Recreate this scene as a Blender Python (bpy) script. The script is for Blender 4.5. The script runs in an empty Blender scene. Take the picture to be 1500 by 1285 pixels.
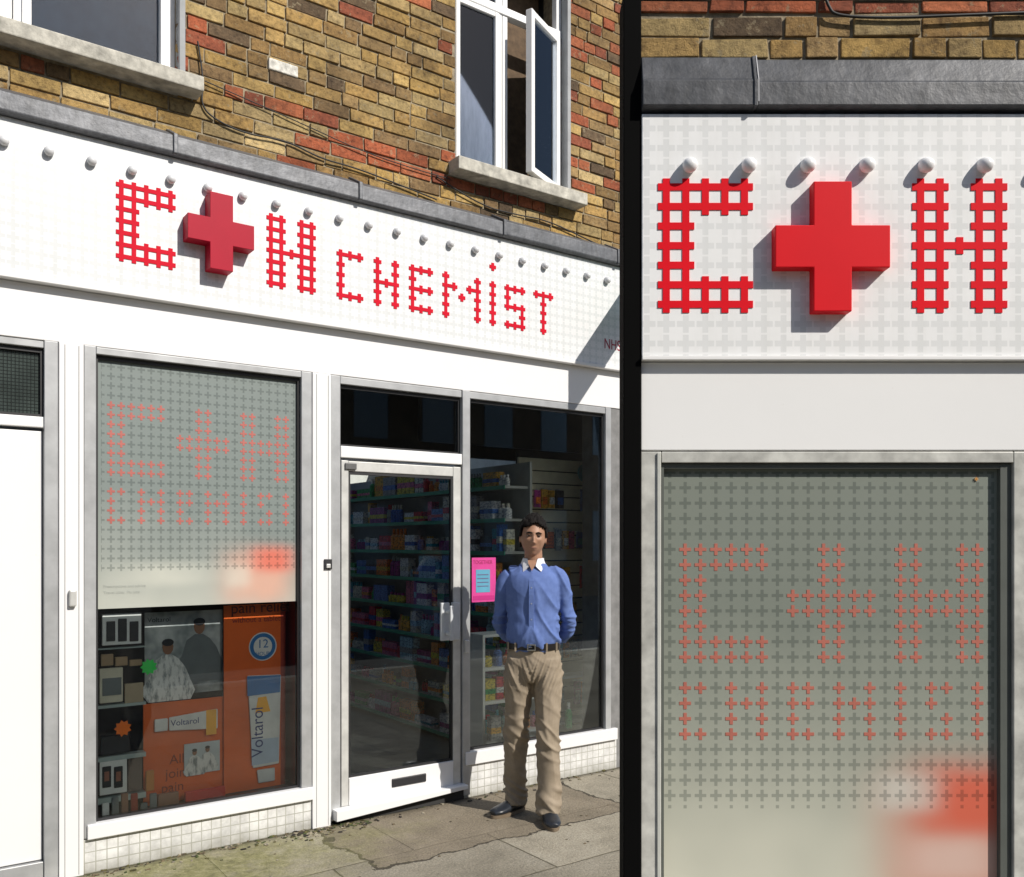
import bpy, bmesh, math, random
from mathutils import Vector, Matrix, noise
random.seed(7)
sc = bpy.context.scene
sc.view_settings.view_transform = 'Standard'
sc.view_settings.look = 'None'
sc.view_settings.exposure = 0
TH = math.radians(35.9)
EYE = 1.58

# ---------------------------------------------------------------- survey helpers (photo measurements -> metres on facade)
def U(x): return 17568.0/(2550-x) - 17568.0/2550
def Z(x, y): return EYE + (795-y)/(0.12658*(2550-x))
def P(x, y, n):
    dx, dy = (x-750)/1304.0, 1.0
    ox, oy = -2.3236, 4.040
    c, s = math.cos(TH), math.sin(TH)
    k = (n + (-ox*s + oy*c)) / (-dx*s + dy*c)
    X, Y = dx*k, dy*k
    return (X-ox)*c+(Y-oy)*s, EYE + (795-y)/1304.0*Y
BS = 1304/1.9
def bx(px): return (px-750)/BS
def bz(py): return EYE + (795-py)/BS

# ---------------------------------------------------------------- node helpers
class NT:
    def __init__(s, name):
        s.m = bpy.data.materials.new(name); s.m.use_nodes = True
        s.t = s.m.node_tree; s.n = s.t.nodes; s.n.clear()
        s.out = s.n.new('ShaderNodeOutputMaterial')
        s.b = s.n.new('ShaderNodeBsdfPrincipled')
        s.t.links.new(s.b.outputs[0], s.out.inputs[0])
        s.co = s.n.new('ShaderNodeTexCoord').outputs['Object']
    def l(s, a, b): s.t.links.new(a, b)
    def setin(s, sock, v):
        if hasattr(v, 'is_output'): s.l(v, sock)
        else: sock.default_value = v
    def math(s, op, a, b=0.0, c=0.0):
        n = s.n.new('ShaderNodeMath'); n.operation = op
        s.setin(n.inputs[0], a); s.setin(n.inputs[1], b); s.setin(n.inputs[2], c)
        return n.outputs[0]
    def noise(s, scale, detail=4, rough=.6, vec=None, sc3=None):
        n = s.n.new('ShaderNodeTexNoise'); n.inputs['Scale'].default_value = scale
        n.inputs['Detail'].default_value = detail; n.inputs['Roughness'].default_value = rough
        v = vec or s.co
        if sc3:
            mp = s.n.new('ShaderNodeMapping'); mp.inputs['Scale'].default_value = sc3
            s.l(v, mp.inputs[0]); v = mp.outputs[0]
        s.l(v, n.inputs['Vector']); return n.outputs['Fac']
    def ramp(s, fac, stops):
        n = s.n.new('ShaderNodeValToRGB'); e = n.color_ramp.elements
        while len(e) < len(stops): e.new(0.5)
        for i, (p, c) in enumerate(stops):
            e[i].position = p; e[i].color = (*c, 1) if len(c) == 3 else c
        s.l(fac, n.inputs[0]); return n.outputs[0]
    def mix(s, fac, a, b, typ='MIX'):
        n = s.n.new('ShaderNodeMix'); n.data_type = 'RGBA'; n.blend_type = typ
        s.setin(n.inputs['Factor'], fac)
        for k, v in (('A', a), ('B', b)):
            i = [q for q in n.inputs if q.name == k and q.type == 'RGBA'][0]
            if hasattr(v, 'is_output'): s.l(v, i)
            else: i.default_value = (*v, 1)
        return [o for o in n.outputs if o.type == 'RGBA'][0]
    def bump(s, h, dist=.002, strength=.6):
        n = s.n.new('ShaderNodeBump'); n.inputs['Distance'].default_value = dist
        n.inputs['Strength'].default_value = strength
        s.l(h, n.inputs['Height']); s.l(n.outputs[0], s.b.inputs['Normal'])
    def sep(s):
        n = s.n.new('ShaderNodeSeparateXYZ'); s.l(s.co, n.inputs[0]); return n.outputs
    def col(s, c): s.setin(s.b.inputs['Base Color'], c if hasattr(c, 'is_output') else (*c, 1))
    def rough(s, r): s.setin(s.b.inputs['Roughness'], r)

def simple(name, c, rough=.5, metal=0, var=.12, scale=12, bump=.0, coat=0, bscale=60, spec=None):
    m = NT(name)
    d = tuple(max(0, x*(1-var)) for x in c); e = tuple(min(1, x*(1+var*.6)) for x in c)
    m.col(m.ramp(m.noise(scale, 5), [(.3, d), (.7, e)]))
    m.rough(rough); m.b.inputs['Metallic'].default_value = metal
    if spec is not None: m.b.inputs['Specular IOR Level'].default_value = spec
    if coat: m.b.inputs['Coat Weight'].default_value = coat; m.b.inputs['Coat Roughness'].default_value = .05
    if bump: m.bump(m.noise(bscale, 4), bump, .7)
    return m.m
def weathered(name, c, rough=.4):
    m = NT(name)
    a = m.ramp(m.noise(1.6, 5), [(.3, tuple(x*.965 for x in c)), (.7, c)])
    sp = m.ramp(m.noise(45, 4, .7), [(.25, (.86, .85, .82)), (.31, (1, 1, 1))])
    m.col(m.mix(1, a, sp, 'MULTIPLY')); m.rough(rough); m.bump(m.noise(14, 4), .0006, .5); return m.m

def plusmask(m, p, x0, z0, w, l):
    x, y, z = m.sep()
    def d(v, o):
        q = m.math('ADD', m.math('DIVIDE', m.math('SUBTRACT', v, o), p), .5)
        return m.math('ABSOLUTE', m.math('SUBTRACT', m.math('FRACT', m.math('ADD', q, 100.0)), .5))
    fu, fv = d(x, x0), d(z, z0)
    a = m.math('MULTIPLY', m.math('LESS_THAN', fu, w), m.math('LESS_THAN', fv, l))
    b = m.math('MULTIPLY', m.math('LESS_THAN', fu, l), m.math('LESS_THAN', fv, w))
    return m.math('MAXIMUM', a, b), (x, y, z)

def fascia_mat(name, p, x0, z0, base, grey):
    m = NT(name); k, _ = plusmask(m, p, x0, z0, .15, .45)
    dirt = m.noise(3, 6, .65, sc3=(1, 1, 4))
    b = m.ramp(dirt, [(.3, tuple(c*.95 for c in base)), (.65, base)])
    streak = m.ramp(m.noise(5, 6, .7, sc3=(5, 1, .5)), [(.3, (.95, .95, .94)), (.55, (1, 1, 1))])
    c = m.mix(1, m.mix(k, b, grey), streak, 'MULTIPLY')
    m.col(c); m.rough(.35)
    m.bump(m.noise(9, 3), .001, .3)
    return m.m

def film_mat(name, p, x0, z0, lim, blob, lo, hi, zlo, zhi, dk=.56):
    m = NT(name); k, (x, y, z) = plusmask(m, p, x0, z0, .105, .38)
    inside = m.math('MULTIPLY', m.math('MULTIPLY', m.math('GREATER_THAN', x, lim[0]), m.math('LESS_THAN', x, lim[1])),
                    m.math('MULTIPLY', m.math('GREATER_THAN', z, lim[2]), m.math('LESS_THAN', z, lim[3])))
    k = m.math('MULTIPLY', k, inside)
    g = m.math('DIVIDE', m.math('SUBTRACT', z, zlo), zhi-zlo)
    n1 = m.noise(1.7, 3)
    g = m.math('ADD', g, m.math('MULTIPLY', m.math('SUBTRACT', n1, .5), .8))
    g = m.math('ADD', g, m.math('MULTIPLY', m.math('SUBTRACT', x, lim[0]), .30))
    base = m.ramp(g, [(.0, lo), (.5, tuple((a*.35+b*.65) for a, b in zip(lo, hi))), (1, hi)])  # paler towards the bottom: fall of light put into the film colour
    # blurred card and pale lit patches, painted into the film colour
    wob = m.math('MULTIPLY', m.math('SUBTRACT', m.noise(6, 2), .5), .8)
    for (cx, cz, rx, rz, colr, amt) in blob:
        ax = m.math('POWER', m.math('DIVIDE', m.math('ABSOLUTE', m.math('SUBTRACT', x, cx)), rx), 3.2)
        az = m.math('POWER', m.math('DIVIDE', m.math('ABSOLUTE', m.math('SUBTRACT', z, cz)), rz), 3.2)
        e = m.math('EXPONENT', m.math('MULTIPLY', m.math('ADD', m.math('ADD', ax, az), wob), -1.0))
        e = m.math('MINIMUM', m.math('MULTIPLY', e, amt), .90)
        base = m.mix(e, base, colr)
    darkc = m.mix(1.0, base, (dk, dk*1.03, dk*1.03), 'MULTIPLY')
    m.col(m.mix(k, base, darkc)); m.rough(.5)
    m.b.inputs['Coat Weight'].default_value = .8; m.b.inputs['Coat Roughness'].default_value = .03
    return m.m

def brick_mat():
    m = NT('brickwork')
    at = m.n.new('ShaderNodeAttribute'); at.attribute_name = 'Col'
    sp = m.ramp(m.noise(38, 6, .75), [(.32, (.40, .35, .30)), (.48, (.97, .94, .87)), (.72, (1.4, 1.33, 1.2))])
    c = m.mix(1, at.outputs['Color'], sp, 'MULTIPLY')
    smear = m.math('GREATER_THAN', m.noise(26, 7, .75), .60)
    c = m.mix(m.math('MULTIPLY', smear, .55), c, (.36, .31, .21))
    big = m.ramp(m.noise(1.9, 6, .7), [(.36, (.55, .52, .47)), (.56, (1.08, 1.04, .96))])
    c = m.mix(1, c, big, 'MULTIPLY')
    m.col(c); m.rough(.92); m.bump(m.noise(60, 7, .8), .010, 1.0)
    return m.m

def attr_mat(name, rough=.4, mul=1.0):
    m = NT(name)
    at = m.n.new('ShaderNodeAttribute'); at.attribute_name = 'Col'
    w = m.ramp(m.noise(55, 2, .5, sc3=(1, 1, 1.6)), [(.42, (.5*mul, .5*mul, .55*mul)), (.5, (mul, mul, mul)), (.62, (1.15*mul, 1.1*mul, 1.05*mul))])
    m.col(m.mix(1, at.outputs['Color'], w, 'MULTIPLY')); m.rough(rough)
    return m.m

def glass_mat(name, tint=(.93, .96, .95), k=1.0):
    m = NT(name); m.n.remove(m.b)
    tr = m.n.new('ShaderNodeBsdfTransparent'); tr.inputs[0].default_value = (*tint, 1)
    gl = m.n.new('ShaderNodeBsdfGlossy'); gl.inputs['Roughness'].default_value = .01
    gl.inputs['Color'].default_value = (.95, .97, 1, 1)
    fr = m.n.new('ShaderNodeFresnel'); fr.inputs[0].default_value = 1.5
    ms = m.n.new('ShaderNodeMixShader')
    m.l(m.math('MULTIPLY', fr.outputs[0], k), ms.inputs[0]); m.l(tr.outputs[0], ms.inputs[1]); m.l(gl.outputs[0], ms.inputs[2])
    m.l(ms.outputs[0], m.out.inputs[0]); return m.m

WHITE = weathered('white_paint', (.77, .77, .775))
WHITEB = weathered('white_paint_bright', (.87, .87, .865))  # brighter copy: colour raised to offset weaker sun on the second front
ALU = simple('aluminium', (.46, .47, .48), .38, metal=.35, var=.2, scale=7)
ALUB = simple('aluminium_worn', (.58, .58, .56), .45, metal=.2, var=.2, scale=9)
DARK = simple('dark_gasket', (.02, .02, .022), .5)
BLACK = simple('black_paint', (.003, .003, .003), .8, var=.1, spec=.05)
def lead(name, k):
    L = NT(name)
    L.col(L.mix(1, L.ramp(L.noise(6, 6, .7, sc3=(1, 1, 2)), [(.3, (.075*k, .08*k, .09*k)), (.7, (.16*k, .165*k, .18*k))]),
        L.ramp(L.noise(40, 5, .7, sc3=(1, 1, .3)), [(.3, (.65, .65, .65)), (.8, (1.5, 1.5, 1.5))]), 'MULTIPLY')); L.rough(.5)
    L.b.inputs['Metallic'].default_value = .2; L.bump(L.noise(14, 5), .006, .6); return L.m
LEAD = lead('lead', 1); LEADB = lead('lead_near', .62)
RED = simple('red_vinyl', (.58, .004, .022), .6, var=.08, spec=.12)
REDX = simple('red_enamel_shaded', (.38, .002, .022), .5, var=.06, scale=5, spec=.2)  # darker copy of the cross red, shading put into the colour
REDN = simple('red_enamel', (.72, .004, .012), .5, var=.05, scale=5, spec=.2)
SILL = simple('painted_concrete', (.50, .48, .42), .85, var=.5, scale=14, bump=.004)
MORTAR = simple('mortar', (.30, .25, .17), .95, var=.45, scale=30, bump=.006)
BRICK = brick_mat()
PROD = attr_mat('packaging', mul=1.05)
LITTER = attr_mat('litter', .9)
GLASS = glass_mat('clear_glass', k=.95)
UGLASS = glass_mat('window_glass', (.96, .98, 1.0), 1.1)
CONC = simple('interior_wall', (.72, .72, .70), .8)
FLOOR = simple('shop_floor', (.24, .23, .21), .4, var=.2)

# ---------------------------------------------------------------- geometry helpers
def link(o, parent=None):
    sc.collection.objects.link(o)
    if parent: o.parent = parent
    return o
def empty(name, mat=None, parent=None):
    o = bpy.data.objects.new(name, None); o.empty_display_size = .2
    if mat is not None: o.matrix_world = mat
    return link(o, parent)
class MB:
    def __init__(s): s.v, s.f, s.c = [], [], []
    def box(s, x0, x1, y0, y1, z0, z1, col=(1, 1, 1), j=0):
        b = len(s.v)
        if x0 > x1: x0, x1 = x1, x0
        if y0 > y1: y0, y1 = y1, y0
        if z0 > z1: z0, z1 = z1, z0
        for x in (x0, x1):
            for y in (y0, y1):
                for z in (z0, z1):
                    s.v.append((x+random.uniform(-j, j), y+random.uniform(-j, j), z+random.uniform(-j, j)))
        for q in ((0, 1, 3, 2), (4, 6, 7, 5), (0, 4, 5, 1), (2, 3, 7, 6), (0, 2, 6, 4), (1, 5, 7, 3)):
            s.f.append(tuple(b+i for i in q)); s.c.append(col)
        return s
    def rev(s, cx, cy, prof, seg=12, col=(1, 1, 1), cols=None):
        b = len(s.v)
        for r, z in prof:
            for i in range(seg):
                a = 2*math.pi*i/seg; s.v.append((cx+r*math.cos(a), cy+r*math.sin(a), z))
        for k in range(len(prof)-1):
            for i in range(seg):
                j = (i+1) % seg
                s.f.append((b+k*seg+i, b+k*seg+j, b+(k+1)*seg+j, b+(k+1)*seg+i)); s.c.append(cols[k] if cols else col)
        s.f.append(tuple(b+i for i in reversed(range(seg)))); s.c.append(col)
        s.f.append(tuple(b+(len(prof)-1)*seg+i for i in range(seg))); s.c.append(cols[-1] if cols else col)
        return s
    def prism(s, prof, x0, x1, col=(1, 1, 1)):
        b = len(s.v); n = len(prof)
        for x in (x0, x1):
            for y, z in prof: s.v.append((x, y, z))
        for i in range(n):
            j = (i+1) % n; s.f.append((b+i, b+j, b+n+j, b+n+i)); s.c.append(col)
        s.f.append(tuple(b+i for i in reversed(range(n)))); s.f.append(tuple(b+n+i for i in range(n))); s.c += [col, col]
        return s
    def poly(s, pts, y0, y1, col=(1, 1, 1)):
        b = len(s.v); n = len(pts)
        for y in (y0, y1):
            for x, z in pts: s.v.append((x, y, z))
        for i in range(n):
            j = (i+1) % n; s.f.append((b+i, b+j, b+n+j, b+n+i)); s.c.append(col)
        s.f.append(tuple(b+i for i in reversed(range(n)))); s.f.append(tuple(b+n+i for i in range(n))); s.c += [col, col]
        return s
    def build(s, name, parent, mat, bevel=0, smooth=False, fix=True):
        me = bpy.data.meshes.new(name); me.from_pydata([tuple(v) for v in s.v], [], s.f)
        ca = me.color_attributes.new('Col', 'FLOAT_COLOR', 'CORNER')
        for p, c in zip(me.polygons, s.c):
            for li in p.loop_indices: ca.data[li].color = (*c, 1)
        if fix:
            bm = bmesh.new(); bm.from_mesh(me); bmesh.ops.recalc_face_normals(bm, faces=bm.faces); bm.to_mesh(me); bm.free()
        if smooth:
            for p in me.polygons: p.use_smooth = True
        me.materials.append(mat)
        o = link(bpy.data.objects.new(name, me), parent)
        if bevel:
            b = o.modifiers.new('bevel', 'BEVEL'); b.width = bevel; b.segments = 2; b.limit_method = 'ANGLE'
        return o
def box(name, parent, mat, x0, x1, y0, y1, z0, z1, bevel=.003):
    return MB().box(x0, x1, y0, y1, z0, z1).build(name, parent, mat, bevel)
def text(name, parent, body, x, y, z, size, mat, rot=0, align='LEFT', sx=1):
    cu = bpy.data.curves.new(name, 'FONT'); cu.body = body; cu.size = size; cu.extrude = .0006; cu.align_x = align
    cu.materials.append(mat); o = link(bpy.data.objects.new(name, cu), parent)
    o.matrix_local = Matrix.Translation((x, y, z)) @ Matrix.Rotation(math.pi/2, 4, 'X') @ Matrix.Rotation(rot, 4, 'Z') @ Matrix.Diagonal((sx, 1, 1, 1))
    return o
def cable(name, parent, pts, r, mat):
    cu = bpy.data.curves.new(name, 'CURVE'); cu.dimensions = '3D'; cu.bevel_depth = r; cu.bevel_resolution = 2
    sp = cu.splines.new('NURBS'); sp.points.add(len(pts)-1); sp.use_endpoint_u = True; sp.order_u = 3
    for q, p in zip(sp.points, pts): q.co = (*p, 1)
    cu.materials.append(mat); return link(bpy.data.objects.new(name, cu), parent)

# ---------------------------------------------------------------- brick wall
YEL = [(.42, .29, .11), (.37, .25, .10), (.48, .35, .15), (.32, .21, .09), (.27, .18, .08), (.42, .33, .17), (.22, .15, .08), (.37, .28, .14), (.48, .38, .21), (.14, .10, .065), (.34, .24, .12), (.40, .28, .12)]
REDS = [(.38, .11, .055), (.33, .095, .045), (.42, .14, .07), (.28, .085, .05)]
def bricks(name, parent, x0, x1, z0, z1, yf, holes, redf, bw=.222, bh=.0745, thick=.06, mort=.009, rnd=.009, k0=1):
    mb = MB(); r = 0; z = z0
    while z < z1:
        x = x0 - (bw*.5 if r % 2 else 0) - random.uniform(0, .03)
        zj = random.uniform(-.002, .002)
        while x < x1:
            w = (bw if random.random() > .42 else bw*.5)*random.uniform(.95, 1.04)
            a, b = max(x, x0), min(x+w-mort, x1); za, zb = z+zj, min(z+bh-mort+zj+random.uniform(-.003, .001), z1)
            for (hx0, hx1, hz0, hz1) in holes:
                if zb > hz0 and za < hz1 and b > hx0 and a < hx1:
                    if a < hx0: b = hx0
                    elif b > hx1: a = hx1
                    else: a, b = 0, 0
            if b-a > .02 and zb-za > .01:
                pr = redf((a+b)/2, (za+zb)/2)
                c = random.choice(REDS if random.random() < pr else YEL)
                k = random.uniform(.75, 1.18)*k0; c = tuple(q*k for q in c)
                mb.box(a, b, yf-random.uniform(-.003, rnd*.6), yf+thick, za, zb, c, j=.0024*bh/.0745)
            x += w
        z += bh; r += 1
    return mb.build(name, parent, BRICK, bevel=.003*bh/.0745, fix=False)

# ---------------------------------------------------------------- letters
def pluses(mb, nodes, p, x0, z0, y0, y1, w, l, joined=True):
    S = set(nodes)
    for (c, r) in nodes:
        cx, cz = x0+c*p, z0+r*p
        le = l if (c-1, r) not in S or not joined else .5; ri = l if (c+1, r) not in S or not joined else .5
        dn = l if (c, r-1) not in S or not joined else .5; up = l if (c, r+1) not in S or not joined else .5
        mb.poly([(cx-w*p, cz-dn*p), (cx+w*p, cz-dn*p), (cx+w*p, cz-w*p), (cx+ri*p, cz-w*p), (cx+ri*p, cz+w*p), (cx+w*p, cz+w*p),
                 (cx+w*p, cz+up*p), (cx-w*p, cz+up*p), (cx-w*p, cz+w*p), (cx-le*p, cz+w*p), (cx-le*p, cz-w*p), (cx-w*p, cz-w*p)], y0, y1)
def bmp(rows, c0, r0):
    n = len(rows); return [(c0+i, r0+n-1-j) for j, row in enumerate(rows) for i, ch in enumerate(row) if ch == '1']
BIGC = ['11111', '11111', '11000', '11000', '11000', '11111', '11111']
BIGH = ['11011', '11011', '11011', '11111', '11011', '11011', '11011']
def big_letters(c0, h0): return bmp(BIGC, c0, 0) + bmp(BIGH, h0, 0)
def small_letters():
    L = [(0, ['111', '100', '100', '100', '111']), (4, ['101', '101', '111', '101', '101']), (8, ['111', '100', '111', '100', '111']),
         (12, ['10001', '11011', '10101', '10001', '10001']), (18, ['1', '1', '1', '1', '1']), (20, ['111', '100', '111', '001', '111']), (24, ['111', '010', '010', '010', '010'])]
    out = []
    for c, rows in L: out += bmp(rows, c, 0)
    return out + [(18, 6)]
def film_letters():
    C = ['111111', '111111', '110000', '110000', '110000', '110000', '111111', '111111']
    X = ['001100', '001100', '001100', '111111', '111111', '001100', '001100', '001100']
    H = ['110011', '110011', '110011', '111111', '111111', '110011', '110011', '110011']
    o = bmp(C, 0, 5)+bmp(X, 7, 5)+bmp(H, 14, 5)
    o += bmp(['11', '10', '10', '11'], 0, 0)+bmp(['101', '111', '101', '101'], 3, 0)+bmp(['11', '11', '10', '11'], 7, 0)
    o += bmp(['101', '111', '101', '101'], 10, 0)+bmp(['1', '1', '1', '1'], 14, 0)+bmp(['11', '10', '01', '11'], 16, 0)+bmp(['11', '10', '10', '10'], 19, 0)
    return [q for q in o if q[0] < 20]
def cross(name, parent, cx, cz, W, H, a, b, y0, y1, mat):
    mb = MB(); w, h = W/2, H/2
    mb.poly([(cx-a, cz-h), (cx+a, cz-h), (cx+a, cz-b), (cx+w, cz-b), (cx+w, cz+b), (cx+a, cz+b), (cx+a, cz+h), (cx-a, cz+h), (cx-a, cz+b), (cx-w, cz+b), (cx-w, cz-b), (cx-a, cz-b)], y0, y1)
    return mb.build(name, parent, mat, bevel=.002)
def knob(mb, cx, cz, y, s):
    seg = 18; ax = Vector((-.10, -1, -.5)).normalized(); X = Vector((1, 0, 0)); X = (X-ax*X.dot(ax)).normalized(); Yv = ax.cross(X)
    prof = [(.022, -.012), (.0255, .006), (.027, .014), (.027, .024), (.0255, .034), (.022, .042), (.016, .048), (.008, .0515), (.001, .052)]
    b = len(mb.v)
    for r, d in prof:
        for i in range(seg):
            a = 2*math.pi*i/seg; p = Vector((cx, y, cz))+ax*d*s+X*math.cos(a)*r*s+Yv*math.sin(a)*r*s; mb.v.append(tuple(p))
    for k in range(len(prof)-1):
        for i in range(seg):
            j = (i+1) % seg; mb.f.append((b+k*seg+i, b+k*seg+j, b+(k+1)*seg+j, b+(k+1)*seg+i)); mb.c.append((1, 1, 1))
    mb.f.append(tuple(b+(len(prof)-1)*seg+i for i in range(seg))); mb.c.append((1, 1, 1))

# ================================================================= BUILDING A
MA = Matrix.Translation((-2.3236, 4.040, 0)) @ Matrix.Rotation(TH, 4, 'Z')
A = empty('pharmacy_building', MA)
L0, R0 = -1.8, 4.75
holes = [(-1.3, .80, 3.90, 5.4), (2.47, 3.36, 3.90, 5.45)]
def redA(x, z):
    if x > 3.38 and z > 3.9: return .32
    if x > .95 and 3.78 < z < 3.97 and noise.noise(Vector((x*1.3, z*3, 2))) > -.25: return .72
    if x < .95 and z > 3.78: return .22
    return .02
bricks('brickwork', A, L0, R0, 3.56, 6.0, .05, holes, redA)
mw = MB()
def wall_with_holes(mb, x0, x1, z0, z1, y0, y1, hs):
    xs = sorted(set([x0, x1]+[h[0] for h in hs]+[h[1] for h in hs]))
    for a, b in zip(xs[:-1], xs[1:]):
        hh = [h for h in hs if h[0] <= a+1e-6 and h[1] >= b-1e-6]
        if not hh: mb.box(a, b, y0, y1, z0, z1)
        else:
            mb.box(a, b, y0, y1, z0, hh[0][2]); mb.box(a, b, y0, y1, hh[0][3], z1)
wall_with_holes(mw, L0, R0, 3.50, 6.0, .058, .30, holes)
mw.build('mortar_wall', A, MORTAR)
box('white_brick', A, simple('old_limewash', (.7, .68, .62), .9, var=.45, scale=30, bump=.006), U(398), U(441), .040, .06, Z(418, 102), Z(418, 102)+.062, .006)
box('roof_slab', A, SILL, L0, R0, .06, 1.06, 6.0, 6.12)  # slab cut short so sky reaches the added ceiling opening
box('upper_rear_wall', A, MORTAR, L0, R0, .96, 1.06, 2.73, 5.999, 0)
P0 = .0573; XS = 1.651; ZS = 2.962
FM = fascia_mat('fascia_panel', P0, XS, ZS, (.76, .765, .78), (.64, .66, .67))
sign = empty('shop_sign', MA)
box('fascia_board', sign, FM, L0, 3.93, -.05, .055, 2.80, 3.50)
mb = MB(); pluses(mb, big_letters(-20, -7)+small_letters(), P0, XS, ZS, -.0535, -.0495, .18, .43); mb.build('plus_pattern_letters', sign, RED)
cross('cross_symbol', sign, .962, 3.150, .335, .385, .058, .062, -.135, -.048, REDX)
text('small_lettering', sign, 'NHS', U(877), -.0515, Z(877, 512), .10, simple('dark_red', (.35, .02, .05), .5), sx=.8)
mb = MB()
xs = -1.62
while xs < 3.9:
    knob(mb, xs, 3.392, -.048, .82); xs += .1812
mb.build('downlight_studs', sign, simple('stud_white', (.68, .69, .71), .35), smooth=True)
box('fascia_drip', A, WHITE, L0, 3.93, -.062, .04, 2.776, 2.798)
box('lower_band', A, WHITE, L0, 3.93, -.012, .06, 2.52, 2.774)
mb = MB(); sl = [L0, -.25, .749, 1.756, 2.748, 3.714, R0]
for a, b in zip(sl[:-1], sl[1:]):
    o = random.uniform(-.004, .004)
    mb.prism([(.056, 3.50), (.048, 3.665+o), (-.075, 3.60+o), (-.086, 3.593+o), (-.088, 3.512+o), (-.08, 3.502)], a+.004, b-.004)
    mb.prism([(.056, 3.51), (.046, 3.678), (-.075, 3.614), (-.097, 3.603), (-.099, 3.506), (-.09, 3.50)], b-.012, b+.010)
mb.build('lead_flashing', A, LEAD, bevel=.004)
def sash(parent, x0, x1, z0, z1, yo, t=.045, d=.05, name='window_frame', mat=WHITEB):
    mb = MB(); mb.box(x0, x0+t, yo, yo+d, z0, z1); mb.box(x1-t, x1, yo, yo+d, z0, z1)
    mb.box(x0+t, x1-t, yo+.002, yo+d-.002, z0, z0+t); mb.box(x0+t, x1-t, yo+.002, yo+d-.002, z1-t, z1)
    return mb.build(name, parent, mat, bevel=.004)
CURT_SKY = NT('net_curtain'); CURT_SKY.col(CURT_SKY.ramp(CURT_SKY.noise(5, 4, .6, sc3=(5, 1, .8)), [(.35, (.20, .32, .42)), (.62, (.55, .66, .74))])); CURT_SKY.rough(.9); CURT_SKY = CURT_SKY.m  # curtain folds; the pale blue brightness stands in for reflected sky
CURTD = simple('dim_curtain', (.06, .12, .17), .8, var=.8, scale=3)
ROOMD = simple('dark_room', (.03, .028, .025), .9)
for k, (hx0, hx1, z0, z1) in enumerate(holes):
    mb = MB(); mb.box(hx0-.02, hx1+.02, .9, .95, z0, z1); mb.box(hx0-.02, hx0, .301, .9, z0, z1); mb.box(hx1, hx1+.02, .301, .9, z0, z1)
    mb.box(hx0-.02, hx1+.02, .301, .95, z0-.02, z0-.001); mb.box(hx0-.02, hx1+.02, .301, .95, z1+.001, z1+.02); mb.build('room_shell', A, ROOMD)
box('window_sill', A, SILL, -1.42, .895, -.07, .30, 3.865, 3.94, .006)
box('window_sill', A, SILL, 2.42, 3.45, -.07, .30, 3.855, 3.935, .006)
sash(A, -1.3, .06, 3.94, 5.4, .11, .06); sash(A, .065, .80, 3.94, 5.4, .11, .055)
sash(A, .10, .765, 3.985, 5.35, .095, .04, name='window_casement')
box('window_pane', A, UGLASS, -1.25, .74, .135, .139, 3.98, 5.36, 0)
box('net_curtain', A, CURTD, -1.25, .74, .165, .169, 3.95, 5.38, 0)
sash(A, 2.47, 2.86, 3.94, 5.45, .10, .05); sash(A, 2.865, 3.355, 3.94, 5.45, .10, .04)
box('transom', A, WHITEB, 2.5, 3.35, .09, .15, 5.02, 5.07)
sash(A, 2.50, 2.83, 3.975, 5.01, .085, .03, name='window_casement')
box('window_pane', A, UGLASS, 2.52, 2.82, .105, .107, 3.99, 5.40, 0)
box('net_curtain', A, CURT_SKY, 2.52, 2.82, .110, .112, 3.99, 5.40, 0)
box('brown_curtain', A, simple('brown_curtain', (.13, .085, .05), .9, var=.4, scale=20), 2.87, 3.33, .32, .33, 3.95, 5.4, 0)
leaf = empty('open_casement', None, A)
leaf.matrix_local = Matrix.Translation((3.31, .08, 0)) @ Matrix.Rotation(math.radians(24), 4, 'Z')
sash(leaf, -.40, 0, 3.955, 5.0, -.02, .042, .045)
box('window_pane', leaf, UGLASS, -.365, -.035, -.002, .002, 3.99, 4.965, 0)
box('sky_tint_sheet', leaf, CURT_SKY, -.365, -.035, .005, .007, 3.99, 4.965, 0)  # sheet added behind the pane, its blue stands in for reflected sky
for (a, b, za, zb) in [(.80, .83, 3.94, 5.4), (3.356, 3.385, 3.94, 5.45)]:
    box('jamb_trim', A, simple('grey_render', (.35, .36, .37), .8), a, b, .03, .10, za, zb)
al = MB(); wh = MB(); dark = MB()
wh.box(-1.8, .175, .02, .06, .10, 2.10)
wh.box(-1.8, .188, -.0, .06, 2.115, 2.165)
al.box(.178, .236, -.012, .07, 0, 2.52); al.box(-1.8, .177, -.005, .06, 2.485, 2.52); al.box(-1.8, .177, .0, .06, .0, .095)
wh.box(.238, .345, -.02, .08, 0, 2.52)
al.box(.347, .40, -.014, .08, .17, 2.52)
al.box(.401, 1.437, -.012, .07, 2.485, 2.518)
wh.box(.36, 1.50, -.028, .08, .165, .235)
al.box(1.437, 1.497, -.014, .08, .236, 2.518)
wh.box(1.499, 1.61, -.02, .08, 0, 2.518)
al.box(1.612, 1.668, -.012, .07, .02, 2.518)
al.box(1.669, 2.478, -.010, .07, 2.475, 2.517)
wh.box(1.669, 2.478, -.016, .07, 2.06, 2.125)
al.box(2.48, 2.535, -.02, .07, .02, 2.518)
al.box(2.537, 3.661, -.010, .07, 2.475, 2.517)
wh.box(2.50, 3.76, -.03, .08, .205, .285)
al.box(3.662, 3.712, -.014, .07, .286, 2.518)
wh.build('white_frame_panels', A, WHITE, bevel=.004)
al.build('aluminium_frames', A, ALU, bevel=.003)
gv = MB()
for u in (.262, .322, 1.52, 1.590): gv.box(u, u+.003, -.0215, -.0195, .01, 2.51)
gv.build('pilaster_grooves', A, simple('groove', (.30, .30, .30), .8))
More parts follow.
